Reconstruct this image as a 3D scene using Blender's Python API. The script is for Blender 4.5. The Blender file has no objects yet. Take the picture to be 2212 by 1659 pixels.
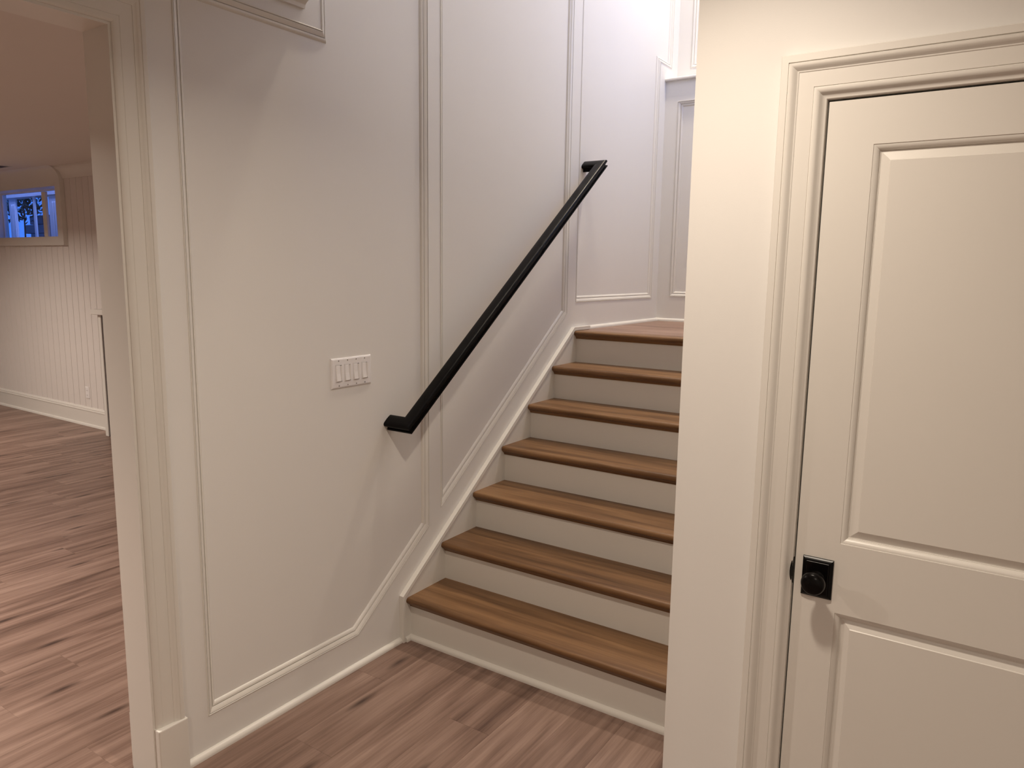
import bpy, bmesh, math, random
from mathutils import Vector, Matrix
from mathutils.geometry import tessellate_polygon

random.seed(7)
S = bpy.context.scene
COL = S.collection

# ---------------------------------------------------------------- camera
CAM = Vector((2.10, 0.0, 1.62))
RIGHT = Vector((0.83022107, 0.55726806, 0.01361171))
UP = Vector((-0.09553564, 0.11818745, 0.98838488))
FWD = Vector((-0.5491866, 0.82187836, -0.15136067))
FPX = 1613.07
cd = bpy.data.cameras.new('camera')
cd.sensor_fit = 'HORIZONTAL'; cd.sensor_width = 36.0
cd.lens = FPX / 2212 * 36.0
cd.clip_start = 0.02
cam = bpy.data.objects.new('camera', cd)
m = Matrix((RIGHT, UP, -FWD)).transposed().to_4x4()
m.translation = CAM
cam.matrix_world = m
COL.objects.link(cam)
S.camera = cam

def project(p):
    d = Vector(p) - CAM
    z = d.dot(FWD)
    if z < 0.05:
        return None
    return (1106 + FPX * d.dot(RIGHT) / z, 829.5 - FPX * d.dot(UP) / z, z)

# ---------------------------------------------------------------- world, light, exposure
w = bpy.data.worlds.new('dusk'); S.world = w
w.use_nodes = True
bg = w.node_tree.nodes['Background']
bg.inputs[0].default_value = (0.06, 0.20, 0.80, 1)
bg.inputs[1].default_value = 1.4
S.view_settings.view_transform = 'Standard'
S.view_settings.look = 'None'
S.view_settings.gamma = 1.0
S.view_settings.use_curve_mapping = False
S.view_settings.exposure = 0.0

WARM = (1.0, 0.855, 0.70)
STAIRC = (1.0, 0.86, 0.69)
BLUE = (0.38, 0.50, 1.0)
HALL_W, HALL_FILL_W, ROOM_W, ROOM2_W, STAIR_W = 18.8, 27.0, 98.0, 68.0, 35.0
ROOMC = (1.0, 0.87, 0.75)

def area(name, loc, direction, size, size_y, power, color, spread=180, shape='RECTANGLE'):
    l = bpy.data.lights.new(name, 'AREA')
    l.shape = shape; l.size = size
    if shape in ('RECTANGLE', 'ELLIPSE'):
        l.size_y = size_y
    l.energy = power; l.color = color; l.spread = math.radians(spread)
    o = bpy.data.objects.new(name, l)
    o.location = loc
    o.rotation_euler = Vector(direction).to_track_quat('-Z', 'Y').to_euler()
    COL.objects.link(o)
    return o

# dusk daylight entering through the two windows
area('daylight_stair_window', (1.60, 4.30, 3.55), (-1, 0, -0.12), 0.75, 1.25, 14, (0.42, 0.56, 1.0))
area('daylight_room_window', (-7.2, 4.12, 3.30), (0, 0.12, -1), 2.6, 0.25, 70, (0.34, 0.41, 1.0))

# ---------------------------------------------------------------- materials
def newmat(name):
    mt = bpy.data.materials.new(name); mt.use_nodes = True
    nt = mt.node_tree
    return mt, nt, nt.nodes['Principled BSDF']

def paint(name, col, rough, bump=0.02, scale=260, spec=0.5):
    mt, nt, b = newmat(name)
    N, L = nt.nodes, nt.links
    tc = N.new('ShaderNodeTexCoord')
    n1 = N.new('ShaderNodeTexNoise'); n1.inputs['Scale'].default_value = scale; n1.inputs['Detail'].default_value = 2
    n2 = N.new('ShaderNodeTexNoise'); n2.inputs['Scale'].default_value = 3.0; n2.inputs['Detail'].default_value = 3
    L.new(tc.outputs['Object'], n1.inputs['Vector']); L.new(tc.outputs['Object'], n2.inputs['Vector'])
    mx = N.new('ShaderNodeMix'); mx.data_type = 'RGBA'
    mx.inputs[6].default_value = (*[c * 0.985 for c in col], 1)
    mx.inputs[7].default_value = (*[min(1, c * 1.015) for c in col], 1)
    L.new(n2.outputs['Fac'], mx.inputs[0]); L.new(mx.outputs[2], b.inputs['Base Color'])
    bp = N.new('ShaderNodeBump'); bp.inputs['Strength'].default_value = bump; bp.inputs['Distance'].default_value = 0.002
    L.new(n1.outputs['Fac'], bp.inputs['Height']); L.new(bp.outputs['Normal'], b.inputs['Normal'])
    b.inputs['Roughness'].default_value = rough
    b.inputs['Specular IOR Level'].default_value = spec
    return mt

def wood(name, dark, mid, light, axis, rough, knots=True, gscale=1.0):
    mt, nt, b = newmat(name)
    N, L = nt.nodes, nt.links
    tc = N.new('ShaderNodeTexCoord'); oi = N.new('ShaderNodeObjectInfo'); ge = N.new('ShaderNodeNewGeometry')
    add = N.new('ShaderNodeMath'); add.operation = 'ADD'
    L.new(oi.outputs['Random'], add.inputs[0]); L.new(ge.outputs['Random Per Island'], add.inputs[1])
    mul = N.new('ShaderNodeMath'); mul.operation = 'MULTIPLY'; mul.inputs[1].default_value = 37.0
    L.new(add.outputs[0], mul.inputs[0])
    cmb = N.new('ShaderNodeCombineXYZ')
    for i in range(3): L.new(mul.outputs[0], cmb.inputs[i])
    va = N.new('ShaderNodeVectorMath'); va.operation = 'ADD'
    L.new(tc.outputs['Object'], va.inputs[0]); L.new(cmb.outputs[0], va.inputs[1])
    def mapped(sl, st, stz=None):
        mp = N.new('ShaderNodeMapping')
        sc = [st, st, stz or st]; sc[axis] = sl
        mp.inputs['Scale'].default_value = [q * gscale for q in sc]
        L.new(va.outputs[0], mp.inputs['Vector'])
        return mp.outputs[0]
    # cathedral figure
    warp = N.new('ShaderNodeTexNoise'); warp.inputs['Scale'].default_value = 1.0; warp.inputs['Detail'].default_value = 3
    L.new(mapped(0.9, 7), warp.inputs['Vector'])
    st = N.new('ShaderNodeMath'); st.operation = 'MULTIPLY'; st.inputs[1].default_value = 9.0
    L.new(warp.outputs['Fac'], st.inputs[0])
    fr = N.new('ShaderNodeMath'); fr.operation = 'PINGPONG'; fr.inputs[1].default_value = 1.0
    L.new(st.outputs[0], fr.inputs[0])
    # fibres
    fib = N.new('ShaderNodeTexNoise'); fib.inputs['Scale'].default_value = 1.0; fib.inputs['Detail'].default_value = 5; fib.inputs['Roughness'].default_value = 0.65
    L.new(mapped(3.0, 110), fib.inputs['Vector'])
    # broad streaks
    br = N.new('ShaderNodeTexNoise'); br.inputs['Scale'].default_value = 1.0; br.inputs['Detail'].default_value = 2
    L.new(mapped(0.8, 21), br.inputs['Vector'])
    a1 = N.new('ShaderNodeMath'); a1.operation = 'MULTIPLY_ADD'; a1.inputs[1].default_value = 0.16
    L.new(fr.outputs[0], a1.inputs[0])
    a2 = N.new('ShaderNodeMath'); a2.operation = 'MULTIPLY_ADD'; a2.inputs[1].default_value = 0.46
    L.new(fib.outputs['Fac'], a2.inputs[0]); L.new(a1.outputs[0], a2.inputs[2])
    a3 = N.new('ShaderNodeMath'); a3.operation = 'MULTIPLY_ADD'; a3.inputs[1].default_value = 0.56
    L.new(br.outputs['Fac'], a3.inputs[0]); L.new(a2.outputs[0], a3.inputs[2])
    tone = N.new('ShaderNodeMath'); tone.operation = 'MULTIPLY_ADD'; tone.inputs[1].default_value = 0.11; 
    fa = N.new('ShaderNodeMath'); fa.operation = 'FRACT'; L.new(mul.outputs[0], fa.inputs[0])
    L.new(fa.outputs[0], tone.inputs[0]); L.new(a3.outputs[0], tone.inputs[2])
    a1.inputs[2].default_value = -0.13
    cr = N.new('ShaderNodeValToRGB')
    e = cr.color_ramp.elements
    e[0].position = 0.26; e[0].color = (*dark, 1)
    e[1].position = 0.74; e[1].color = (*light, 1)
    em = e.new(0.47); em.color = (*mid, 1)
    L.new(tone.outputs[0], cr.inputs[0])
    col = cr.outputs[0]
    if knots:
        vo = N.new('ShaderNodeTexVoronoi'); vo.inputs['Scale'].default_value = 1.0
        vo.voronoi_dimensions = '2D'
        L.new(mapped(1.7, 7.5), vo.inputs['Vector'])
        kr = N.new('ShaderNodeValToRGB')
        kr.color_ramp.elements[0].position = 0.02; kr.color_ramp.elements[0].color = (0.30, 0.27, 0.26, 1)
        kr.color_ramp.elements[1].position = 0.15; kr.color_ramp.elements[1].color = (1, 1, 1, 1)
        L.new(vo.outputs['Distance'], kr.inputs[0])
        mm = N.new('ShaderNodeMix'); mm.data_type = 'RGBA'; mm.blend_type = 'MULTIPLY'
        sx = N.new('ShaderNodeSeparateColor'); L.new(vo.outputs['Color'], sx.inputs[0])
        gt = N.new('ShaderNodeMath'); gt.operation = 'GREATER_THAN'; gt.inputs[1].default_value = 0.62
        L.new(sx.outputs[0], gt.inputs[0]); L.new(gt.outputs[0], mm.inputs[0])
        L.new(col, mm.inputs[6]); L.new(kr.outputs[0], mm.inputs[7])
        col = mm.outputs[2]
    L.new(col, b.inputs['Base Color'])
    b.inputs['Roughness'].default_value = rough
    b.inputs['Specular IOR Level'].default_value = 0.4
    bp = N.new('ShaderNodeBump'); bp.inputs['Strength'].default_value = 0.12; bp.inputs['Distance'].default_value = 0.001
    L.new(fib.outputs['Fac'], bp.inputs['Height']); L.new(bp.outputs['Normal'], b.inputs['Normal'])
    return mt

def plain(name, col, rough, metal=0.0, spec=0.5, emit=None, es=0):
    mt, nt, b = newmat(name)
    N, L = nt.nodes, nt.links
    tc = N.new('ShaderNodeTexCoord'); n = N.new('ShaderNodeTexNoise'); n.inputs['Scale'].default_value = 3
    L.new(tc.outputs['Object'], n.inputs['Vector'])
    mr = N.new('ShaderNodeMapRange'); mr.inputs[3].default_value = max(0, rough - 0.04); mr.inputs[4].default_value = rough + 0.04
    L.new(n.outputs['Fac'], mr.inputs[0]); L.new(mr.outputs[0], b.inputs['Roughness'])
    b.inputs['Base Color'].default_value = (*col, 1)
    b.inputs['Metallic'].default_value = metal
    b.inputs['Specular IOR Level'].default_value = spec
    if emit:
        b.inputs['Emission Color'].default_value = (*emit, 1); b.inputs['Emission Strength'].default_value = es
    return mt

PW = (0.73, 0.705, 0.66)
M_WALL = paint('wall_paint', (0.770, 0.755, 0.730), 0.55, 0.05, 320)
M_TRIM = paint('trim_paint', PW, 0.34, 0.015, 200)
M_CEIL = paint('ceiling_paint', (0.70, 0.66, 0.62), 0.8, 0.05, 200)
M_SHIP = paint('board_paint', (0.74, 0.70, 0.67), 0.5, 0.02, 120)
M_FLOOR = wood('floor_plank_wood', (0.098, 0.055, 0.040), (0.200, 0.125, 0.096), (0.33, 0.225, 0.180), 1, 0.42)
M_TREAD = wood('tread_oak', (0.072, 0.033, 0.012), (0.155, 0.078, 0.033), (0.27, 0.148, 0.068), 0, 0.40, knots=False)
M_BLACK = plain('black_lacquer', (0.0030, 0.0026, 0.0026), 0.28, 0, 0.10)
M_BRONZE = plain('black_bronze', (0.0025, 0.002, 0.002), 0.26, 0.0, 0.16)
M_PLAST = plain('white_plastic', (0.82, 0.80, 0.80), 0.22)
M_SCREW = plain('screw_grey', (0.28, 0.26, 0.25), 0.4, 0.6)
M_DARK = plain('cavity_shade', (0.008, 0.008, 0.010), 0.9)  # near-black colour stands in for shade inside openings
M_GREY = plain('dark_grey', (0.075, 0.062, 0.062), 0.55)
M_VINYL = plain('white_vinyl', (0.80, 0.80, 0.84), 0.35)
M_SUB = plain('subfloor', (0.09, 0.06, 0.045), 0.8)
M_LAMP = plain('lamp_lens', (0.9, 0.85, 0.75), 0.4, emit=(1.0, 0.85, 0.65), es=6)
M_LEAF = plain('dark_leaf', (0.02, 0.05, 0.035), 0.6)
M_BARK = plain('bark', (0.05, 0.035, 0.025), 0.9)
M_STONE = plain('grey_stone', (0.13, 0.16, 0.18), 0.9)
M_SOIL = plain('soil', (0.05, 0.045, 0.04), 0.95)
mt, nt, b = newmat('window_glass')
b.inputs['Base Color'].default_value = (0.8, 0.9, 1, 1)
gl = nt.nodes.new('ShaderNodeBsdfGlossy'); gl.inputs['Roughness'].default_value = 0.02
tr = nt.nodes.new('ShaderNodeBsdfTransparent'); tr.inputs[0].default_value = (0.85, 0.93, 0.98, 1)
ms = nt.nodes.new('ShaderNodeMixShader'); ms.inputs[0].default_value = 0.06
nt.links.new(tr.outputs[0], ms.inputs[1]); nt.links.new(gl.outputs[0], ms.inputs[2])
nt.links.new(ms.outputs[0], nt.nodes['Material Output'].inputs[0])
M_GLASS = mt

# ---------------------------------------------------------------- mesh helpers
def finish(name, bm, mat, parent=None, smooth=False, recalc=True):
    if recalc:
        bmesh.ops.recalc_face_normals(bm, faces=bm.faces)
    me = bpy.data.meshes.new(name)
    bm.to_mesh(me); bm.free()
    if mat: me.materials.append(mat)
    o = bpy.data.objects.new(name, me)
    COL.objects.link(o)
    if parent: o.parent = parent
    if smooth:
        for p in me.polygons: p.use_smooth = True
        try: me.set_sharp_from_angle(angle=math.radians(smooth if smooth is not True else 40))
        except Exception: pass
    return o

def add_box(bm, x0, x1, y0, y1, z0, z1, bev=0.0, seg=1):
    b2 = bmesh.new()
    bmesh.ops.create_cube(b2, size=1)
    for v in b2.verts:
        v.co = Vector(((x0 + x1) / 2 + v.co.x * (x1 - x0), (y0 + y1) / 2 + v.co.y * (y1 - y0), (z0 + z1) / 2 + v.co.z * (z1 - z0)))
    if bev > 0:
        bmesh.ops.bevel(b2, geom=b2.edges[:], offset=bev, segments=seg, affect='EDGES', profile=0.5)
    merge(bm, b2)

def merge(bm, b2):
    vm = {}
    for v in b2.verts: vm[v] = bm.verts.new(v.co)
    for f in b2.faces:
        try: bm.faces.new([vm[v] for v in f.verts])
        except ValueError: pass
    b2.free()

def box(name, x0, x1, y0, y1, z0, z1, mat, parent=None, bev=0.0, seg=1):
    bm = bmesh.new(); add_box(bm, x0, x1, y0, y1, z0, z1, bev, seg)
    return finish(name, bm, mat, parent)

# plane maps: (u, v, height out of the wall) -> world
MX = lambda u, v, h: Vector((h, u, v))                       # stair wall, facing +x
def MYN(y0): return lambda u, v, h: Vector((u, y0 - h, v))   # wall facing -y
def MXN(x0): return lambda u, v, h: Vector((x0 - h, u, v))   # wall facing -x

def add_prism(bm, poly, mp, h0, h1, holes=()):
    rings = [list(poly)] + [list(h) for h in holes]
    flat = [p for r in rings for p in r]
    tris = tessellate_polygon([[Vector((p[0], p[1], 0)) for p in r] for r in rings])
    va = [bm.verts.new(mp(p[0], p[1], h0)) for p in flat]
    vb = [bm.verts.new(mp(p[0], p[1], h1)) for p in flat]
    for t in tris:
        bm.faces.new([va[i] for i in t]); bm.faces.new([vb[i] for i in t])
    k = 0
    for r in rings:
        n = len(r)
        for i in range(n):
            j = (i + 1) % n
            bm.faces.new([va[k + i], va[k + j], vb[k + j], vb[k + i]])
        k += n

def prism(name, poly, mp, h0, h1, mat, parent=None, holes=(), smooth=False):
    bm = bmesh.new(); add_prism(bm, poly, mp, h0, h1, holes)
    return finish(name, bm, mat, parent, smooth)

def offset_path(path, t, closed):
    out = []
    n = len(path)
    for i in range(n):
        p = Vector(path[i])
        if closed or 0 < i < n - 1:
            a = (p - Vector(path[i - 1])).normalized(); c = (Vector(path[(i + 1) % n]) - p).normalized()
            n1 = Vector((-a.y, a.x)); n2 = Vector((-c.y, c.x))
            mit = (n1 + n2) / (1 + n1.dot(n2))
        elif i == 0:
            c = (Vector(path[1]) - p).normalized(); mit = Vector((-c.y, c.x))
        else:
            a = (p - Vector(path[-2])).normalized(); mit = Vector((-a.y, a.x))
        out.append(p + mit * t)
    return out

def add_sweep(bm, path, profile, mp, closed=True, close_profile=False):
    """profile: (offset to the left of the path, height)"""
    rows = []
    for t, h in profile:
        rows.append([bm.verts.new(mp(q.x, q.y, h)) for q in offset_path(path, t, closed)])
    n = len(path)
    m_ = len(rows)
    for a in range(m_ if close_profile else m_ - 1):
        r0, r1 = rows[a], rows[(a + 1) % m_]
        for i in range(n if closed else n - 1):
            j = (i + 1) % n
            bm.faces.new([r0[i], r0[j], r1[j], r1[i]])
    if close_profile and not closed:
        bm.faces.new([r[0] for r in rows]); bm.faces.new([r[-1] for r in reversed(rows)])

def sweep(name, path, profile, mp, mat, parent=None, closed=True, close_profile=False, smooth=28):
    bm = bmesh.new(); add_sweep(bm, path, profile, mp, closed, close_profile)
    return finish(name, bm, mat, parent, smooth)

def extrude_profile(name, prof, axis, a0, a1, mat, parent=None, smooth=False):
    """closed 2-D profile extruded along an axis; prof in the other two axes (order x,y,z without axis)"""
    bm = bmesh.new()
    def P(p, a):
        c = [0, 0, 0]; k = 0
        for i in range(3):
            if i == axis: c[i] = a
            else: c[i] = p[k]; k += 1
        return Vector(c)
    A = [bm.verts.new(P(p, a0)) for p in prof]; B = [bm.verts.new(P(p, a1)) for p in prof]
    n = len(prof)
    for i in range(n):
        j = (i + 1) % n
        bm.faces.new([A[i], A[j], B[j], B[i]])
    bm.faces.new(A); bm.faces.new(list(reversed(B)))
    return finish(name, bm, mat, parent, smooth)

def lathe(name, prof, center, axis_dir, mat, parent=None, seg=48):
    """prof: (distance along axis, radius)"""
    bm = bmesh.new()
    ax = Vector(axis_dir).normalized()
    e1 = ax.orthogonal().normalized(); e2 = ax.cross(e1)
    rows = []
    for d, r in prof:
        rows.append([bm.verts.new(Vector(center) + ax * d + (e1 * math.cos(2 * math.pi * i / seg) + e2 * math.sin(2 * math.pi * i / seg)) * r) for i in range(seg)])
    for a in range(len(rows) - 1):
        for i in range(seg):
            j = (i + 1) % seg
            bm.faces.new([rows[a][i], rows[a][j], rows[a + 1][j], rows[a + 1][i]])
    bm.faces.new(rows[0]); bm.faces.new(list(reversed(rows[-1])))
    return finish(name, bm, mat, parent, 35)

def tag(o, label, cat, kind=None, group=None):
    o['label'] = label; o['category'] = cat
    if kind: o['kind'] = kind
    if group: o['group'] = group
    return o

def empty(name, loc=(0, 0, 0)):
    o = bpy.data.objects.new(name, None); COL.objects.link(o); o.location = loc
    o.empty_display_size = 0.1
    return o

def rect(u0, u1, v0, v1): return [(u0, v0), (u1, v0), (u1, v1), (u0, v1)]

# ---------------------------------------------------------------- main dimensions
YD = 1.85            # face of the door wall
XE = 1.395           # end of the door wall = right side of the stair
HC = 2.57            # hall ceiling
ZT = 5.40            # stairwell ceiling
YB = 4.965           # dado wall on the landing
YU = 5.156           # upper wall behind the ledge
YF = 3.79            # far wall of the next room
RC = 2.55            # ceiling of the next room
XF = -8.6
ZL = 2.905           # ledge
RISE, RUN, Y1 = 0.1799, 0.240, 2.338
def zt(i): return 0.018 + RISE * i     # top of tread i
def yr(i): return Y1 + RUN * (i - 1)   # face of riser i
LAND = zt(7)
OPN0, OPN1, OPZ = -1.0, 1.158, 2.258   # cased opening in the stair wall

# ---------------------------------------------------------------- floor
fl = box('floor', XF - 0.1, 3.5, -3.3, YF + 0.16, -0.06, -0.0085, M_SUB)
tag(fl, 'brown wood-look plank floor running through hall and next room', 'floor', 'structure')

PWID, PLEN = 0.180, 1.22
def plank_mesh(name, length, wid=PWID):
    bm = bmesh.new()
    g, c, t = 0.0001, 0.0005, 0.008
    a, b_ = wid / 2 - g, length / 2 - g
    top = [bm.verts.new((sx * (a - c), sy * (b_ - c), 0)) for sx, sy in ((-1, -1), (1, -1), (1, 1), (-1, 1))]
    mid = [bm.verts.new((sx * a, sy * b_, -c)) for sx, sy in ((-1, -1), (1, -1), (1, 1), (-1, 1))]
    bot = [bm.verts.new((sx * a, sy * b_, -t)) for sx, sy in ((-1, -1), (1, -1), (1, 1), (-1, 1))]
    bm.faces.new(top)
    for i in range(4):
        j = (i + 1) % 4
        bm.faces.new([mid[i], mid[j], top[j], top[i]]); bm.faces.new([bot[i], bot[j], mid[j], mid[i]])
    me = bpy.data.meshes.new(name)
    bmesh.ops.recalc_face_normals(bm, faces=bm.faces)
    bm.to_mesh(me); bm.free()
    me.materials.append(M_FLOOR)
    return me

spots = []
ncol = int(math.ceil((3.4 - XF) / PWID))
X_OFF = 0.527 - PWID * 60
for c in range(0, 90):
    x0 = X_OFF + c * PWID
    if x0 < XF - 0.01 or x0 + PWID > 3.41: continue
    ymax = YF if x0 + PWID <= -0.06 else Y1
    rnd = random.Random(c * 17 + 3)
    y = -3.2 - rnd.random() * PLEN
    if abs(x0 - 0.167) < 0.01: y = 1.568 - 4 * PLEN
    if abs(x0 - 0.527) < 0.01: y = 1.968 - 5 * PLEN
    while y < ymax - 0.01:
        ya, yb = max(y, -3.2), min(y + PLEN, ymax)
        if yb - ya > 0.02: spots.append((x0 + PWID / 2, ya, yb))
        y += PLEN
def rank(s):
    best = 1e9
    for k in range(9):
        yy = s[1] + (s[2] - s[1]) * k / 8
        q = project((s[0], yy, 0))
        if q and -80 < q[0] < 2292 and -80 < q[1] < 1739:
            # hidden behind stair wall? (seen through opening only)
            if s[0] < 0:
                f = 2.1 / (2.1 - s[0]); yo = yy * f
                if yo > OPN1 + 0.05: continue
            best = min(best, q[2])
    if best > 1e8: best = 100 + (Vector((s[0], (s[1] + s[2]) / 2, 0)) - CAM).length
    return best
spots.sort(key=rank)
cache = {}
rest = bmesh.new()
for k, (xc, ya, yb) in enumerate(spots):
    ln = round(yb - ya, 3)
    if k < 300 and rank((xc, ya, yb)) < 100:
        if ln not in cache: cache[ln] = plank_mesh('plank', ln)
        o = bpy.data.objects.new('plank', cache[ln]); COL.objects.link(o)
        o.location = (xc, (ya + yb) / 2, 0); o.parent = fl
    else:
        add_box(rest, xc - PWID / 2 + 0.0005, xc + PWID / 2 - 0.0005, ya + 0.0005, yb - 0.0005, -0.008, 0.0)
pr = finish('planks', rest, M_FLOOR, fl); pr['kind'] = 'stuff'

# ---------------------------------------------------------------- stair wall (left) with recessed panels
FRAME_OUT = [(OPN1, 0), (YU, 0), (YU, ZT), (YD, ZT), (YD, HC), (-3.2, HC), (-3.2, 0), (OPN0, 0), (OPN0, OPZ), (OPN1, OPZ)]
def diag(y): return 0.136 + 0.75 * (y - 2.035)
P1 = [(1.350, 0.136), (2.035, 0.136), (2.487, diag(2.487)), (2.487, 5.1), (1.915, 5.1), (1.915, 2.437), (1.350, 2.437)]
P2 = [(2.567, diag(2.567)), (3.692, diag(3.692)), (3.692, 5.1), (2.567, 5.1)]
P3 = [(3.788, 1.440), (4.862, 1.440), (4.862, 2.990), (5.055, 2.990), (5.055, 5.1), (3.788, 5.1)]
DEPTH = 0.017
# frame face -> panel face
MOULD = [(0.0, 0.0), (0.0005, 0.0022), (0.0022, 0.0030), (0.0038, 0.0022), (0.0042, -0.0022), (0.0058, -0.0022),
         (0.0062, 0.0010), (0.010, -0.0004), (0.015, -0.0034), (0.0195, -0.0066), (0.0203, -0.0105), (0.0222, -0.0105),
         (0.0227, -0.0068), (0.026, -0.0074), (0.030, -0.0100), (0.0335, -0.0135), (0.0348, -0.0170)]
bm = bmesh.new()
add_prism(bm, FRAME_OUT, MX, -0.122, -0.020)
rings = [FRAME_OUT, P1, P2, P3]
flat = [p for r in rings for p in r]
vs = [bm.verts.new(MX(p[0], p[1], 0)) for p in flat]
for t in tessellate_polygon([[Vector((p[0], p[1], 0)) for p in r] for r in rings]):
    f = bm.faces.new([vs[i] for i in t])
    f.normal_update()
    if f.normal.x < 0: f.normal_flip()
n = len(FRAME_OUT)
bk = [bm.verts.new(MX(p[0], p[1], -0.0205)) for p in FRAME_OUT]
for i in range(n):
    bm.faces.new([vs[i], vs[(i + 1) % n], bk[(i + 1) % n], bk[i]])
wl = finish('wall_left', bm, M_WALL, recalc=False)
tag(wl, 'tall off-white panelled wall beside the stairs carrying the black handrail', 'wall', 'structure')
for P in (P1, P2, P3):
    sweep('panel_moulding', P, MOULD, MX, M_TRIM, wl)
    inner = [(q.x, q.y) for q in offset_path(P, 0.0335, True)]
    prism('panel', inner, MX, -0.0203, -DEPTH, M_WALL, wl)

# shoe moulding
def shoe_prof(w_=0.017, h_=0.021):
    pts = [(0, 0), (w_, 0), (w_, 0.005)]
    for k in range(1, 7):
        a = math.pi / 2 * k / 6
        pts.append((w_ * math.cos(a) * 0.999, 0.005 + (h_ - 0.005) * math.sin(a)))
    return pts
SH = shoe_prof()
tag(extrude_profile('baseboard_left', SH, 1, 1.262, 2.284, M_TRIM, smooth=35),
    'white quarter-round shoe strip along the floor under the stair wall', 'shoe moulding', 'structure')

# ---------------------------------------------------------------- cased opening in the stair wall
CAS = [(0.0, 0.0), (0.0, 0.007), (0.002, 0.0095), (0.008, 0.0125), (0.014, 0.0145), (0.019, 0.0150), (0.0205, 0.0135), (0.0225, 0.0150),
       (0.024, 0.0155), (0.060, 0.0170), (0.0605, 0.0185), (0.064, 0.0190), (0.070, 0.0215), (0.075, 0.0245), (0.078, 0.0250), (0.0795, 0.0235), (0.0815, 0.0260),
       (0.083, 0.0265), (0.094, 0.0265), (0.096, 0.0245), (0.096, 0.0)]
def cas_scaled(width): return [(t * width / 0.096, h) for t, h in CAS]

tr1 = empty('trim_1', (0, OPN1, 0))
tag(tr1, 'off-white moulded casing and jamb around the open doorway to the next room', 'door casing', 'structure')
def child(o, par):
    o.parent = par; o.matrix_parent_inverse = par.matrix_world.inverted() if False else Matrix.Translation(-par.location)
    return o
# path runs so that "left of path" points away from the opening
ci = OPN1 + 0.007
path_r = [(ci, 2.50), (ci, 0.19)]  # placeholder (not used)
full = [(ci, 0.185), (ci, OPZ + 0.007), (OPN0 - 0.007, OPZ + 0.007), (OPN0 - 0.007, 0.185)]
# travelling up at the right-hand jamb, the outside is on the right: use mirrored offsets
casp = [(-t, h) for t, h in cas_scaled(0.088)]
child(sweep('casing', full, casp, MX, M_TRIM, None, closed=False, close_profile=True), tr1)
child(sweep('casing', full, [(t, -0.122 - h) for t, h in casp], MX, M_TRIM, None, closed=False, close_profile=True), tr1)
def plinth(y0, y1, x0, x1):
    bm = bmesh.new()
    add_box(bm, x0, x1, y0, y1, 0.0, 0.192, 0.0035, 2)
    return child(finish('plinth_block', bm, M_TRIM, None), tr1)
plinth(ci - 0.004, ci + 0.094, 0.0005, 0.032); plinth(OPN0 - 0.101, OPN0 - 0.003, 0.0005, 0.032)
plinth(ci + 0.002, ci + 0.094, -0.150, -0.1225); plinth(OPN0 - 0.101, OPN0 - 0.009, -0.150, -0.1225)
child(box('jamb', -0.126, 0.004, OPN1 - 0.0005, OPN1 + 0.018, 0, OPZ + 0.018, M_TRIM, None), tr1)
child(box('jamb', -0.126, 0.004, OPN0 - 0.018, OPN0 + 0.0005, 0, OPZ + 0.018, M_TRIM, None), tr1)
child(box('head_jamb', -0.126, 0.004, OPN0 + 0.0005, OPN1 - 0.0005, OPZ - 0.0005, OPZ + 0.018, M_TRIM, None), tr1)

# hall crown above the wall
CROWN = [(0, 0), (0.012, 0.0), (0.014, 0.012), (0.020, 0.018), (0.030, 0.024), (0.046, 0.040), (0.056, 0.058), (0.062, 0.070), (0.070, 0.074), (0.072, 0.088), (0, 0.088)]
tag(extrude_profile('trim_2', [(x, HC - 0.088 + z) for x, z in CROWN], 1, -3.2, 1.835, M_TRIM, smooth=30),
    'crown moulding end at the hall ceiling above the stair wall', 'crown moulding', 'structure')

# ---------------------------------------------------------------- other hall and stair walls, ceilings
# door wall with recess for the door
DX0, DX1, DZ = 1.7075, 2.4695, 2.006
prism_poly = [(XE, 0), (3.4, 0), (3.4, HC), (XE, HC)]
wf = prism('wall_front', [(XE, 0), (DX0 - 0.018, 0), (DX0 - 0.018, DZ + 0.018), (DX1 + 0.018, DZ + 0.018), (DX1 + 0.018, 0), (3.4, 0), (3.4, HC + 0.3), (XE, HC + 0.3)],
           MYN(YD), -0.12, 0.0, M_WALL)
tag(wf, 'smooth cream wall around the white panel door', 'wall', 'structure')
box('dark_gap_plate', DX0 - 0.05, DX1 + 0.05, YD + 0.121, YD + 0.14, 0, DZ + 0.05, M_DARK, wf)  # near-black plate added behind the door: keeps gaps dark, stops light leaking in

wr = prism('wall_right', [(YD + 0.1205, 0), (YU, 0), (YU, ZT), (YD + 0.1205, ZT)], MXN(XE), -0.10, 0.0, M_WALL,
           holes=[rect(3.90, 4.70, 2.90, 4.20)])
tag(wr, 'plain wall closing the right side of the stairwell', 'wall', 'structure')
tag(box('wall_header', 0.0, XE + 0.1, YD - 0.10, YD, HC + 0.012, ZT, M_WALL), 'upper stairwell wall above the hall ceiling', 'wall', 'structure')
tag(box('wall_back', -0.12, 3.4, -3.32, -3.2, 0, HC, M_WALL), 'plain hall wall behind the camera', 'wall', 'structure')
tag(box('wall_hall', 3.4, 3.5, -3.3, YD + 0.12, 0, HC, M_WALL), 'plain hall side wall beyond the panel door', 'wall', 'structure')
tag(box('ceiling', -0.02, 3.5, -3.3, YD - 0.005, HC, HC + 0.012, M_CEIL), 'flat hall ceiling', 'ceiling', 'structure')
tag(box('ceiling', -0.12, XE + 0.1, YD - 0.1, YU + 0.1, ZT, ZT + 0.05, M_CEIL), 'high flat ceiling over the stairwell', 'ceiling', 'structure')

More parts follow.
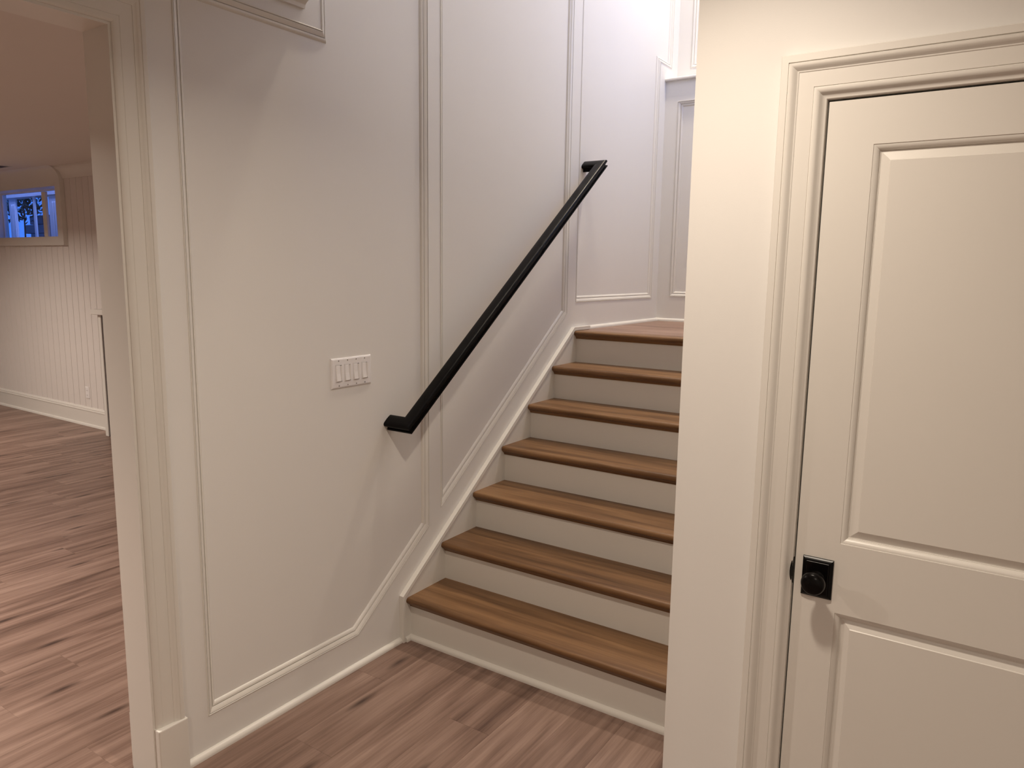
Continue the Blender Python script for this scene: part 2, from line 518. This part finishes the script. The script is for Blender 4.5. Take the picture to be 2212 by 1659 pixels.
# stairwell window (daylight side)
w2 = empty('window_2', (XE, 4.30, 2.90)); tag(w2, 'tall white framed stairwell window over the landing', 'window', 'structure')
child(prism('window_frame', rect(3.90, 4.70, 2.90, 4.20), MXN(XE), -0.08, -0.03, M_VINYL, None, holes=[rect(3.95, 4.65, 2.95, 4.15)]), w2)
child(box('pane', XE + 0.05, XE + 0.054, 3.95, 4.65, 2.95, 4.15, M_GLASS), w2)

# landing dado wall with ledge
PB = rect(0.090, 1.30, 1.450, 2.752)
bm = bmesh.new()
mp = MYN(YB)
add_prism(bm, rect(0, XE, 0, ZL - 0.02), mp, -(YU - YB), -0.020)
rings = [rect(0, XE, 0, ZL - 0.02), PB]
flat = [p for r in rings for p in r]
vs = [bm.verts.new(mp(p[0], p[1], 0)) for p in flat]
for t in tessellate_polygon([[Vector((p[0], p[1], 0)) for p in r] for r in rings]):
    f = bm.faces.new([vs[i] for i in t]); f.normal_update()
    if f.normal.y > 0: f.normal_flip()
wd = finish('wall_landing', bm, M_WALL, recalc=False)
tag(wd, 'panelled dado wall at the back of the stair landing under a ledge', 'wall', 'structure')
sweep('panel_moulding', PB, MOULD, mp, M_TRIM, wd)
prism('panel', [(q.x, q.y) for q in offset_path(PB, 0.0335, True)], mp, -0.0203, -DEPTH, M_WALL, wd)
tag(prism('trim_3', [(YB - 0.022, ZL - 0.014), (YB - 0.018, ZL - 0.020), (YU, ZL - 0.020), (YU, ZL), (YB - 0.018, ZL), (YB - 0.022, ZL - 0.006)],
          lambda u, v, h: Vector((h, u, v)), 0.0, XE, M_TRIM), 'white ledge cap on top of the landing dado wall', 'ledge', 'structure')

PU = rect(0.092, 1.30, 3.005, 5.1)
mpu = MYN(YU)
bm = bmesh.new()
add_prism(bm, rect(-0.12, XE + 0.1, 0, ZT), mpu, -0.10, -0.020)
rings = [rect(0, XE, ZL, ZT), PU]
flat = [p for r in rings for p in r]
vs = [bm.verts.new(mpu(p[0], p[1], 0)) for p in flat]
for t in tessellate_polygon([[Vector((p[0], p[1], 0)) for p in r] for r in rings]):
    f = bm.faces.new([vs[i] for i in t]); f.normal_update()
    if f.normal.y > 0: f.normal_flip()
wu = finish('wall_upper', bm, M_WALL, recalc=False)
tag(wu, 'brightly lit panelled upper wall set back above the landing ledge', 'wall', 'structure')
sweep('panel_moulding', PU, MOULD, mpu, M_TRIM, wu)
prism('panel', [(q.x, q.y) for q in offset_path(PU, 0.0335, True)], mpu, -0.0203, -DEPTH, M_WALL, wu)

# ---------------------------------------------------------------- staircase
stair = empty('staircase', (0, 0, 0))
tag(stair, 'straight flight of brown oak treads and white risers up to the landing', 'staircase')
SKX = 0.0185
XR = XE - 0.0185
def tread_profile(i, yback):
    y0, z = yr(i) - 0.030, zt(i)
    th = 0.027
    pts = [(yback, z)]
    r = th / 2
    for k in range(0, 11):
        a = math.pi / 2 + math.pi * k / 10
        pts.append((y0 + r + r * math.cos(a), z - r + r * math.sin(a)))
    pts.append((yback, z - th))
    return pts
COVE = [(0, 0), (-0.004, 0), (-0.006, 0.004), (-0.009, 0.009), (-0.013, 0.013), (-0.018, 0.0155), (-0.019, 0.018), (0, 0.018)]
for i in range(1, 8):
    yb = yr(i + 1) if i < 7 else yr(7) + 0.060
    t = extrude_profile('tread' if i < 7 else 'landing_nosing', tread_profile(i, yb), 0, SKX, XR, M_TREAD, stair, smooth=40)
    extrude_profile('cove_moulding', [(yr(i) + a, zt(i) - 0.045 + b_) for a, b_ in COVE], 0, SKX, XR, M_TREAD, t, smooth=40)
    zb = 0 if i == 1 else zt(i - 1)
    box('riser', SKX, XR, yr(i), yr(i) + 0.018, zb, zt(i) - 0.0271, M_TRIM, stair)
# skirt boards
SK = [(2.284, 0), (3.935, 0), (3.935, 1.299), (3.747, 1.299), (2.284, 0.213)]
CAP = [(2.284, 0), (2.284, 0.213), (3.747, 1.299), (3.935, 1.299), (3.935, 1.2805), (3.7535, 1.2805), (2.297, 0.2030), (2.297, 0)][::-1]
for mpx in (MX, MXN(XE)):
    sb = prism('skirt_board', SK, mpx, 0.0004, SKX, M_TRIM, stair)
    bm = bmesh.new()
    # cap strip with a small front bevel
    add_prism(bm, CAP, mpx, SKX, SKX + 0.0050)
    ed = [e for e in bm.edges if len(e.link_faces) == 2 and e.calc_face_angle(0) > 1.0 and all(abs(abs(v.co.x - (0 if mpx is MX else XE)) - SKX - 0.005) < 1e-4 for v in e.verts)]
    bmesh.ops.recalc_face_normals(bm, faces=bm.faces)
    bmesh.ops.bevel(bm, geom=ed, offset=0.0028, segments=2, affect='EDGES', profile=0.5)
    finish('skirt_cap', bm, M_TRIM, sb)
extrude_profile('shoe_moulding', [(Y1 - a, b_) for a, b_ in SH], 0, SKX, XR, M_TRIM, stair, smooth=35)
extrude_profile('shoe_moulding', [(SKX + 0.0002 + a * 0.8, b_) for a, b_ in SH], 1, 2.298, Y1 - 0.004, M_TRIM, stair, smooth=35)
extrude_profile('shoe_moulding', [(a, LAND + b_) for a, b_ in SH], 1, 3.935, YB, M_TRIM, stair, smooth=35)
extrude_profile('shoe_moulding', [(YB - a, LAND + b_) for a, b_ in SH], 0, 0, XE, M_TRIM, stair, smooth=35)
# landing floor: platform and boards running across
pl = box('landing_platform', 0.0, XE, yr(7) + 0.0185, YB, 1.0, LAND - 0.0085, M_SUB, stair)
M_LFLOOR = wood('landing_plank_wood', (0.115, 0.063, 0.043), (0.225, 0.135, 0.098), (0.36, 0.235, 0.180), 0, 0.42)
y = yr(7) + 0.0605; k = 0
while y < YB - 0.01:
    y2 = min(y + PWID, YB)
    xs = [0.0, 0.35 + 0.4 * ((k * 0.618) % 1), XE]
    for a in range(2):
        box('plank', xs[a] + 0.0004, xs[a + 1] - 0.0004, y + 0.0004, y2 - 0.0004, LAND - 0.0084, LAND, M_LFLOOR, pl, bev=0.0008)
    y = y2; k += 1

# ---------------------------------------------------------------- handrail
TH = math.atan(0.75); CT, ST = math.cos(TH), math.sin(TH)
RAIL_C = -0.677                        # z - 0.75*y of the top face
def rail_map(x, u, v):
    # u along the slope measured from y=0 on the top face line, v normal to the slope
    return Vector((x, u * CT - v * ST, RAIL_C + u * ST + v * CT))
RP = [(-0.022, 0.000), (-0.010, 0.0012), (0.0, 0.0016), (0.010, 0.0012), (0.022, 0.000), (0.0275, -0.0030), (0.0300, -0.0085), (0.0298, -0.0135), (0.0275, -0.0170),
      (0.0225, -0.0195), (0.0195, -0.0235), (0.0185, -0.0290), (0.0195, -0.0320), (0.0250, -0.0335), (0.0262, -0.0370), (0.0255, -0.0410), (0.0235, -0.0425),
      (-0.0235, -0.0425), (-0.0255, -0.0410), (-0.0262, -0.0370), (-0.0250, -0.0335), (-0.0195, -0.0320), (-0.0185, -0.0290), (-0.0195, -0.0235), (-0.0225, -0.0195),
      (-0.0275, -0.0170), (-0.0298, -0.0135), (-0.0300, -0.0085), (-0.0275, -0.0030)]
UC0, UC1 = 2.238 / CT, 3.866 / CT
XC = 0.090
hr = empty('handrail', (0.0, 2.238, RAIL_C + 0.75 * 2.238)); tag(hr, 'black moulded handrail sloping up the panelled stair wall with returned ends', 'handrail')
corner = lambda p: p
def rail_piece(name, path):
    bm = bmesh.new()
    pts = [Vector(p) for p in path]
    n = len(pts)
    rings = []
    for i, (x, u, mx_, mu) in enumerate(path):
        rings.append([bm.verts.new(rail_map(x + mx_ * t, u + mu * t, v)) for t, v in RP])
    k = len(RP)
    for a in range(n - 1):
        for i in range(k):
            j = (i + 1) % k
            bm.faces.new([rings[a][i], rings[a][j], rings[a + 1][j], rings[a + 1][i]])
    bm.faces.new(rings[0]); bm.faces.new(list(reversed(rings[-1])))
    return child(finish(name, bm, M_BLACK, None, 50), hr)
# each ring: centre (x,u) and direction in which the profile's t axis is laid (mitre at the corners)
rail_piece('wall_return', [(-0.0165 + 0.0165, UC0, 0, -1), (XC, UC0, 1, -1)])
rail_piece('rail', [(XC, UC0, 1, -1), (XC, UC1, 1, 1)])
rail_piece('wall_return', [(XC, UC1, 1, 1), (0.0, UC1, 0, 1)])
# little stub that carries the returns down to the recessed panel face
for uc in (UC0, UC1):
    bm = bmesh.new()
    ring0 = [bm.verts.new(rail_map(-DEPTH, uc + t, v)) for t, v in RP]; ring1 = [bm.verts.new(rail_map(0.0, uc + t, v)) for t, v in RP]
    for i in range(len(RP)):
        j = (i + 1) % len(RP); bm.faces.new([ring0[i], ring0[j], ring1[j], ring1[i]])
    child(finish('return_end', bm, M_BLACK, None, 50), hr)

# ---------------------------------------------------------------- light switch (four gang)
from math import pi
SWX = -DEPTH
def sw_y(a): return a * (2.10 + DEPTH) / 2.10
SY0, SY1, SZ0, SZ1 = 1.9205, 2.129, 1.162, 1.2785
SY0, SY1 = sw_y(SY0), sw_y(SY1)
sw = empty('light_switch', (SWX, (SY0 + SY1) / 2, SZ0)); tag(sw, 'white wall plate with four rocker light switches on the stair wall', 'light switch')
mps = lambda u, v, h: Vector((SWX + h, u, v))
cy = [(SY0 + SY1) / 2 + (k - 1.5) * 0.0455 for k in range(4)]
zc = (SZ0 + SZ1) / 2
holes = [rect(c - 0.0168, c + 0.0168, zc - 0.0335, zc + 0.0335) for c in cy]
bm = bmesh.new()
face = rect(SY0 + 0.006, SY1 - 0.006, SZ0 + 0.006, SZ1 - 0.006)
rings = [face] + holes
flat = [p for r in rings for p in r]
vs = [bm.verts.new(mps(p[0], p[1], 0.0062)) for p in flat]
for t in tessellate_polygon([[Vector((p[0], p[1], 0)) for p in r] for r in rings]):
    f = bm.faces.new([vs[i] for i in t]); f.normal_update()
    if f.normal.x < 0: f.normal_flip()
add_sweep(bm, rect(SY0, SY1, SZ0, SZ1), [(0, 0), (0, 0.0015), (0.0015, 0.0040), (0.006, 0.0062)], mps)
for h_ in holes:
    add_sweep(bm, h_, [(0, 0.0062), (0.0, 0.002)], mps)
bmesh.ops.remove_doubles(bm, verts=bm.verts, dist=1e-5)
child(finish('wall_plate', bm, M_PLAST, None), sw)
for c in cy:
    # rocker: two slightly tilted halves inside a thin surround
    fr_ = child(prism('rocker_frame', rect(c - 0.0164, c + 0.0164, zc - 0.0331, zc + 0.0331), mps, 0.002, 0.0072, M_PLAST, None, holes=[rect(c - 0.0148, c + 0.0148, zc - 0.0312, zc + 0.0312)]), sw)
    bm = bmesh.new()
    a0, a, bq = 0.0144, 0.0076, 0.0306
    prof = [(-bq, 0.0108), (-bq + 0.002, 0.0120), (0.0, 0.0086), (bq - 0.002, 0.0074), (bq, 0.0066)]
    row = []
    for dz, hh in prof:
        row.append([bm.verts.new(mps(c - a0, zc + dz, 0.002)), bm.verts.new(mps(c - a0, zc + dz, hh - 0.0016)), bm.verts.new(mps(c - a0 + 0.0022, zc + dz, hh)),
                    bm.verts.new(mps(c + a - 0.0022, zc + dz, hh)), bm.verts.new(mps(c + a, zc + dz, hh - 0.0016)), bm.verts.new(mps(c + a, zc + dz, 0.002))])
    for q in range(len(row) - 1):
        for i in range(5):
            bm.faces.new([row[q][i], row[q][i + 1], row[q + 1][i + 1], row[q + 1][i]])
    bm.faces.new(row[0]); bm.faces.new(list(reversed(row[-1])))
    child(finish('rocker', bm, M_PLAST, None), sw)
    ys0, ys1 = c + a + 0.0006, c + 0.0147
    child(extrude_profile('dimmer_slide', [(SWX + 0.002, ys0), (SWX + 0.0065, ys0), (SWX + 0.0112, ys0 + 0.0040), (SWX + 0.0112, ys1 - 0.0008), (SWX + 0.002, ys1)], 2, zc - 0.029, zc + 0.029, M_PLAST, None), sw)
    for zz in (SZ1 - 0.0105, SZ0 + 0.0105):
        child(lathe('screw', [(0.0058, 0.0029), (0.0066, 0.0027), (0.0069, 0.0016)], mps(c, zz, 0), (1, 0, 0), M_SCREW, None, 12), sw)

# ---------------------------------------------------------------- panel door
door = empty('door_1', (DX0, YD, 0)); tag(door, 'off-white two-panel door with black knob closed in the cream wall', 'door', 'structure')
mpd = MYN(YD)
PA = rect(1.809, 2.368, 0.986, 1.903)
PL = rect(1.809, 2.368, 0.240, 0.812)
bm = bmesh.new()
DR = rect(DX0 + 0.0035, DX1 - 0.0035, 0.008, DZ - 0.0045)
rings = [DR, PA, PL]
flat = [p for r in rings for p in r]
vs = [bm.verts.new(mpd(p[0], p[1], 0)) for p in flat]
for t in tessellate_polygon([[Vector((p[0], p[1], 0)) for p in r] for r in rings]):
    f = bm.faces.new([vs[i] for i in t]); f.normal_update()
    if f.normal.y > 0: f.normal_flip()
bk = [bm.verts.new(mpd(p[0], p[1], -0.035)) for p in DR]
for i in range(4):
    bm.faces.new([vs[i], vs[(i + 1) % 4], bk[(i + 1) % 4], bk[i]])
bm.faces.new(bk)
child(finish('door_frame', bm, M_TRIM, None, recalc=False), door)
STICK = [(0, 0), (0.0006, -0.0014), (0.003, -0.0018), (0.007, -0.0034), (0.0105, -0.0062), (0.0125, -0.0092), (0.0130, -0.0112), (0.0145, -0.0112), (0.0150, -0.0125)]
for P in (PA, PL):
    child(sweep('panel_moulding', P, STICK, mpd, M_TRIM, None), door)
    bm = bmesh.new()
    add_sweep(bm, P, [(0.0150, -0.0125), (0.0175, -0.0125), (0.0345, -0.0060), (0.0362, -0.0040)], mpd)
    inn = offset_path(P, 0.0362, True)
    bm.faces.new([bm.verts.new(mpd(q.x, q.y, -0.0040)) for q in inn])
    bmesh.ops.remove_doubles(bm, verts=bm.verts, dist=1e-5)
    child(finish('door_panel', bm, M_TRIM, None), door)
# knob set
RX0, RX1, RZ0, RZ1 = 1.729, 1.799, 0.842, 0.941
bm = bmesh.new()
R0 = rect(RX0, RX1, RZ0, RZ1)
add_sweep(bm, R0, [(0, 0), (0.0, 0.003), (0.001, 0.0042), (0.0075, 0.0080), (0.0085, 0.0075), (0.0095, 0.0092), (0.0105, 0.0098)], mpd)
bm.faces.new([bm.verts.new(mpd(q.x, q.y, 0.0098)) for q in offset_path(R0, 0.0105, True)])
bmesh.ops.remove_doubles(bm, verts=bm.verts, dist=1e-5)
rose = child(finish('knob_rose', bm, M_BRONZE, None, 30), door); rose['label'] = 'black rectangular stepped knob plate'
KX, KZ = 1.7645, 0.8925
kp = [(0.009, 0.0185), (0.011, 0.0180), (0.013, 0.0125), (0.022, 0.0110), (0.030, 0.0125), (0.036, 0.0190), (0.041, 0.0248), (0.047, 0.0275), (0.053, 0.0272), (0.058, 0.0252), (0.060, 0.0232), (0.0605, 0.0222), (0.0615, 0.0210), (0.0645, 0.0130), (0.0655, 0.0)]
kb = child(lathe('door_knob', [(d, max(r, 0.0004)) for d, r in kp], (KX, YD, KZ), (0, -1, 0), M_BRONZE), door); kb['label'] = 'round black door knob'
# strike plate lip on the jamb: curved tongue
bm = bmesh.new()
lip = []
for k in range(9):
    a = k / 8; zz = 0.863 + 0.068 * a
    ex = 0.0125 * math.sin(math.pi * a) ** 0.7
    lip.append((zz, ex))
A = [bm.verts.new((DX0 + 0.0015, YD - 0.001, zz)) for zz, ex in lip]
B = [bm.verts.new((DX0 + 0.0003 - ex * 0.35, YD - 0.001 - ex, zz)) for zz, ex in lip]
C_ = [bm.verts.new((DX0 - 0.0012 - ex * 0.35, YD - 0.001 - ex, zz)) for zz, ex in lip]
D_ = [bm.verts.new((DX0 - 0.0004, YD - 0.001, zz)) for zz, ex in lip]
for i in range(8):
    for r0, r1 in ((A, B), (B, C_), (C_, D_), (D_, A)):
        bm.faces.new([r0[i], r0[i + 1], r1[i + 1], r1[i]])
bmesh.ops.remove_doubles(bm, verts=bm.verts, dist=1e-6)
child(finish('strike_plate', bm, M_BRONZE, None), door)
# casing and jamb
tr4 = empty('trim_4', (DX0, YD, 0)); tag(tr4, 'off-white stepped casing framing the closed panel door', 'door casing', 'structure')
ip = [(DX0 - 0.0008, 0.0), (DX0 - 0.0008, DZ + 0.0008), (DX1 + 0.0008, DZ + 0.0008), (DX1 + 0.0008, 0.0)]
CASD = [(0.0, 0.0), (0.0, 0.0060), (0.0015, 0.0075), (0.006, 0.0085), (0.010, 0.0115), (0.013, 0.0160), (0.016, 0.0195), (0.021, 0.0215), (0.0245, 0.0212), (0.0255, 0.0180), (0.0272, 0.0180),
        (0.0275, 0.0195), (0.060, 0.0205), (0.0615, 0.0220), (0.064, 0.0225), (0.068, 0.0262), (0.072, 0.0305), (0.076, 0.0325), (0.0795, 0.0325), (0.0808, 0.0290), (0.0825, 0.0290),
        (0.0828, 0.0315), (0.0975, 0.0315), (0.0990, 0.0300), (0.0990, 0.0)]
child(sweep('casing', ip, CASD, mpd, M_TRIM, None, closed=False, close_profile=True), tr4)
for o in (box('jamb', DX0 - 0.018, DX0, YD, YD + 0.119, 0, DZ + 0.018, M_TRIM), box('jamb', DX1, DX1 + 0.018, YD, YD + 0.119, 0, DZ + 0.018, M_TRIM),
          box('head_jamb', DX0, DX1, YD, YD + 0.119, DZ, DZ + 0.018, M_TRIM)):
    child(o, tr4)

# ---------------------------------------------------------------- next room
BX1 = -5.735       # right end of the window box
WX0, WX1, WZ0, WZ1 = -7.36, -5.835, 1.885, 2.372
mpf = MYN(YF)
wfar = prism('wall_far', rect(XF, -0.12, 0, RC), mpf, -0.16, -0.014, M_SHIP, holes=[rect(WX0 - 0.0102, WX1 + 0.0102, WZ0 - 0.0102, WZ1 + 0.0102)])
tag(wfar, 'far wall of the next room clad in narrow vertical boards', 'wall', 'structure')
PITCH = 0.1145
bmeshes = {}
def board(xc, z0, z1):
    key = (round(z0, 3), round(z1, 3))
    if key not in bmeshes:
        bm = bmesh.new()
        a, c = PITCH / 2 - 0.0024, 0.0012
        pts = [(-a, 0.0), (-a, 0.0123), (-a + c, 0.0135), (a - c, 0.0135), (a, 0.0123), (a, 0.0)]
        A_ = [bm.verts.new((x, -h, z0)) for x, h in pts]; B_ = [bm.verts.new((x, -h, z1)) for x, h in pts]
        for i in range(6):
            j = (i + 1) % 6; bm.faces.new([A_[i], A_[j], B_[j], B_[i]])
        bm.faces.new(A_); bm.faces.new(list(reversed(B_)))
        bmesh.ops.recalc_face_normals(bm, faces=bm.faces)
        me = bpy.data.meshes.new('wall_board'); bm.to_mesh(me); bm.free(); me.materials.append(M_SHIP)
        bmeshes[key] = me
    o = bpy.data.objects.new('wall_board', bmeshes[key]); COL.objects.link(o)
    o.location = (xc, YF + 0.0138, 0); o.parent = wfar
xb = -5.508 + PITCH / 2 + PITCH * 47
while xb > XF + PITCH:
    inwin = (-7.46 - PITCH / 2 < xb < BX1 - PITCH / 2 + 0.03)
    if inwin: board(xb, 0.02, 1.80)
    else: board(xb, 0.0, RC)
    xb -= PITCH
# base with cap and shoe
BASE = [(0, 0), (0.032, 0), (0.032, 0.006), (0.028, 0.018), (0.018, 0.022), (0.016, 0.024), (0.016, 0.150), (0.020, 0.152), (0.020, 0.160), (0.013, 0.166), (0.015, 0.170), (0.015, 0.176), (0.006, 0.190), (0, 0.192)]
tag(extrude_profile('baseboard_far', [(YF - a, z) for a, z in BASE], 0, XF, -4.99, M_TRIM, smooth=25), 'white stepped baseboard along the board-clad wall of the next room', 'baseboard', 'structure')
bbr = extrude_profile('base_run', [(YF - a, z) for a, z in BASE], 0, -4.60, -0.125, M_TRIM, bpy.data.objects['baseboard_far'], smooth=25)
CR = [(0, 0), (0.010, 0), (0.014, 0.010), (0.020, 0.030), (0.036, 0.062), (0.064, 0.088), (0.078, 0.096), (0.080, 0.112), (0, 0.112)]
tag(extrude_profile('trim_5', [(YF - a, RC - 0.112 + z) for a, z in CR], 0, BX1 - 0.001, -0.12, M_TRIM, smooth=30), 'crown strip at the ceiling of the next room', 'crown moulding', 'structure')

# window surround box with coved head
win = empty('window_1', (-6.6, YF, WZ0)); tag(win, 'small high basement window in a projecting white surround, blue dusk outside', 'window', 'structure')
PRJ = 0.042
bm = bmesh.new()
add_prism(bm, [(-7.46, 1.800), (BX1, 1.800), (BX1, 2.400), (-7.46, 2.400)], mpf, 0.0, PRJ, holes=[rect(WX0, WX1, WZ0, WZ1)])
child(finish('surround', bm, M_TRIM, None), win)
cv = [(YF, 2.4), (YF - PRJ, 2.4)]
for k in range(1, 9):
    a = math.pi / 2 * k / 8
    cv.append((YF - PRJ - 0.10 * (1 - math.cos(a)), 2.40 + 0.15 * math.sin(a)))
cv += [(YF, 2.55)]
child(extrude_profile('coved_head', cv, 0, -7.46, BX1, M_TRIM, None, smooth=30), win)
# deep reveal lining
bm = bmesh.new()
for r in ((WX0 - 0.01, WX0, WZ0 - 0.01, WZ1 + 0.01), (WX1, WX1 + 0.01, WZ0 - 0.01, WZ1 + 0.01), (WX0, WX1, WZ0 - 0.01, WZ0), (WX0, WX1, WZ1, WZ1 + 0.01)):
    add_box(bm, r[0], r[1], YF + 0.0002, YF + 0.16, r[2], r[3])
child(finish('reveal', bm, M_TRIM, None), win)
child(box('mullion', -6.125, -6.050, YF - PRJ + 0.004, YF - PRJ + 0.03, WZ0, WZ1 - 0.045, M_TRIM, None, bev=0.003), win)
YW = 3.90
mpw = MYN(YW)
child(prism('window_frame', rect(WX0, WX1, WZ0, WZ1), mpw, -0.03, 0.0, M_VINYL, None, holes=[rect(WX0 + 0.012, WX1 - 0.012, WZ0 + 0.006, WZ1 - 0.012)]), win)
child(box('pane', WX0 + 0.012, WX1 - 0.012, YW + 0.012, YW + 0.016, WZ0 + 0.006, WZ1 - 0.012, M_GLASS), win)

# white porch screen standing outside the glass
sc_ = empty('porch_screen', (-7.4, 4.25, 1.80)); tag(sc_, 'white painted porch posts and beam just outside the small window', 'porch screen')
for x0, x1 in ((-8.03, -7.86), (-7.06, -6.84)):
    child(box('post', x0, x1, 4.25, 4.27, 1.80, 2.378, M_VINYL, None, bev=0.004), sc_)
    for k in range(3):
        xx = x0 + (x1 - x0) * (0.45 + 0.2 * k)
        child(box('bead', xx - 0.010, xx + 0.010, 4.242, 4.25, 1.80, 2.30, M_VINYL, None, bev=0.002), sc_)
child(box('mullion', -7.43, -7.385, 4.25, 4.265, 1.80, 2.378, M_VINYL, None), sc_)
child(box('side_post', -6.805, -6.70, 4.27, 4.36, 1.80, 2.378, M_GREY, None), sc_)
child(box('beam', -8.6, -5.6, 4.24, 4.36, 2.378, 2.52, M_VINYL, None, bev=0.004), sc_)

# room shell
tag(box('wall_room', XF - 0.1, XF, -3.3, YF + 0.3, 0, RC, M_WALL), 'distant side wall of the next room', 'wall', 'structure')
tag(box('wall_near', XF, -0.122, -3.32, -3.2, 0, RC, M_WALL), 'near wall of the next room out of the opening view', 'wall', 'structure')
tag(box('ceiling', XF - 0.1, -0.1225, -3.3, YF + 0.3, RC, RC + 0.05, M_CEIL), 'flat shadowy ceiling of the next room', 'ceiling', 'structure')

# low white end post with a dark grey block beside it
hw = empty('half_wall', (-4.95, 3.66, 0)); tag(hw, 'low white end post with overhanging cap and dark side against the boarded wall', 'half wall')
child(box('post', -4.985, -4.935, 3.640, YF - 0.003, 0.0, 1.155, M_TRIM, None, bev=0.002), hw)
child(box('cap', -5.025, -4.60, 3.600, YF - 0.003, 1.155, 1.205, M_TRIM, None, bev=0.004), hw)
pn = child(box('dark_block', -4.9345, -4.62, 3.650, YF - 0.003, 0.0, 1.1545, M_GREY, None), hw); pn['label'] = 'dark grey block beside the post'

# outlet
ot = empty('wall_outlet', (-5.56, YF, 0.275)); tag(ot, 'small white wall outlet plate low on the boarded wall', 'outlet')
OX0, OX1, OZ0, OZ1 = -5.604, -5.530, 0.278, 0.396
mpo = MYN(YF)
R0 = rect(OX0, OX1, OZ0, OZ1)
bm = bmesh.new()
add_sweep(bm, R0, [(0, 0.0002), (0, 0.003), (0.004, 0.006)], mpo)
bm.faces.new([bm.verts.new(mpo(q.x, q.y, 0.006)) for q in offset_path(R0, 0.004, True)])
bmesh.ops.remove_doubles(bm, verts=bm.verts, dist=1e-5)
child(finish('cover_plate', bm, M_PLAST, None), ot)
for zz in (0.312, 0.362):
    oc = child(lathe('socket', [(0.006, 0.0165), (0.0075, 0.0160), (0.0076, 0.0005)], mpo((OX0 + OX1) / 2, zz, 0), (0, -1, 0), M_PLAST, None, 20), ot)
    for dx in (-0.006, 0.006):
        bm = bmesh.new(); add_box(bm, (OX0 + OX1) / 2 + dx - 0.0012, (OX0 + OX1) / 2 + dx + 0.0012, YF - 0.0080, YF - 0.0070, zz - 0.004, zz + 0.005)
        child(finish('slot', bm, M_DARK, None), ot)

# ceiling vent in the next room
vt = empty('ceiling_vent', (-6.25, 3.40, RC)); tag(vt, 'dark slotted air vent in the next room ceiling near the window', 'vent')
child(prism('vent_frame', rect(-6.45, -6.15, 3.40, 3.52), lambda u, v, h: Vector((u, v, RC - h)), 0.0003, 0.006, M_TRIM, None, holes=[rect(-6.435, -6.165, 3.412, 3.508)]), vt)
for k in range(5):
    child(box('louvre', -6.435, -6.165, 3.418 + k * 0.018, 3.428 + k * 0.018, RC - 0.005, RC - 0.002, M_GREY), vt)
child(box('duct_shade_sheet', -6.435, -6.165, 3.412, 3.508, RC - 0.0012, RC - 0.0003, M_DARK), vt)  # flat black sheet painted as the shade inside the duct

# ---------------------------------------------------------------- outside the small window
tag(box('ground', -12, -2, YF + 0.31, 9, 1.55, 1.80, M_SOIL), 'dark ground outside the small window', 'ground', 'structure')
rw = empty('garden_wall', (-9.6, 5.6, 1.8)); tag(rw, 'grey block garden wall seen through the small window', 'garden wall')
for r in range(4):
    for c in range(7):
        sh = 0.2 if r % 2 else 0
        child(box('block', -10.8 + c * 0.42 + sh, -10.4 + c * 0.42 + sh, 5.6, 5.8, 1.80 + r * 0.135, 1.93 + r * 0.135, M_STONE, None, bev=0.006), rw)
tree = empty('shrub', (-10.1, 5.3, 1.8)); tag(tree, 'dark leafy shrub outside the small window', 'shrub')
child(lathe('stem', [(0, 0.012), (0.4, 0.010), (0.8, 0.006)], (-10.1, 5.3, 1.8), (0.05, 0, 1), M_BARK, None, 10), tree)
bm = bmesh.new()
rl = random.Random(4)
for k in range(520):
    v = Vector((rl.gauss(0, 1), rl.gauss(0, 1), rl.gauss(0, 1))).normalized() * (0.34 * rl.random() ** 0.5)
    c = Vector((-10.15, 5.3, 2.52)) + v
    a = Vector((rl.gauss(0, 1), rl.gauss(0, 1), rl.gauss(0, 1))).normalized() * 0.045
    e = a.orthogonal().normalized() * 0.016
    bm.faces.new([bm.verts.new(c - a), bm.verts.new(c + e), bm.verts.new(c + a), bm.verts.new(c - e)])
lf = child(finish('foliage', bm, M_LEAF, None), tree); lf['kind'] = 'stuff'

# ---------------------------------------------------------------- recessed ceiling lights, some added as fill (each with its own lamp)
def downlight(loc, power, color, label, size=0.13, spread=150):
    o = empty('downlight', loc); tag(o, label, 'ceiling light')
    x, y, z = loc
    child(lathe('trim_ring', [(0.0, 0.092), (0.004, 0.090), (0.006, 0.080), (0.004, 0.070), (0.0, 0.070)], (x, y, z), (0, 0, -1), M_TRIM, None, 32), o)
    child(lathe('lens', [(0.0, 0.068), (0.002, 0.068)], (x, y, z - 0.0005), (0, 0, -1), M_LAMP, None, 32), o)
    l = area('lamp', (x, y, z - 0.012), (0, 0, -1), size, size, power, color, spread, 'DISK')
    child(l, o)
    return o
downlight((1.46, 1.13, HC), HALL_W, WARM, 'round recessed ceiling light in front of the panel door', spread=152)
downlight((2.45, -1.30, HC), HALL_FILL_W, WARM, 'round recessed ceiling light added as unseen fill behind the camera')  # unseen lamp added to fill the stair wall and door evenly
downlight((-1.95, 0.15, RC), ROOM_W, ROOMC, 'round recessed ceiling light in the middle of the next room')
downlight((-5.75, 1.6, RC), ROOM2_W, ROOMC, 'round recessed ceiling light at the far side of the next room')
downlight((0.64, 4.55, ZT), STAIR_W, STAIRC, 'round recessed ceiling light high over the stair landing', size=0.26, spread=100)
downlight((0.70, 2.95, ZT), STAIR_W * 0.32, STAIRC, 'round recessed ceiling light added high over the flight to lift its lower part', size=0.26, spread=100)  # added lamp, brightens the lower stair wall, skirt and risers
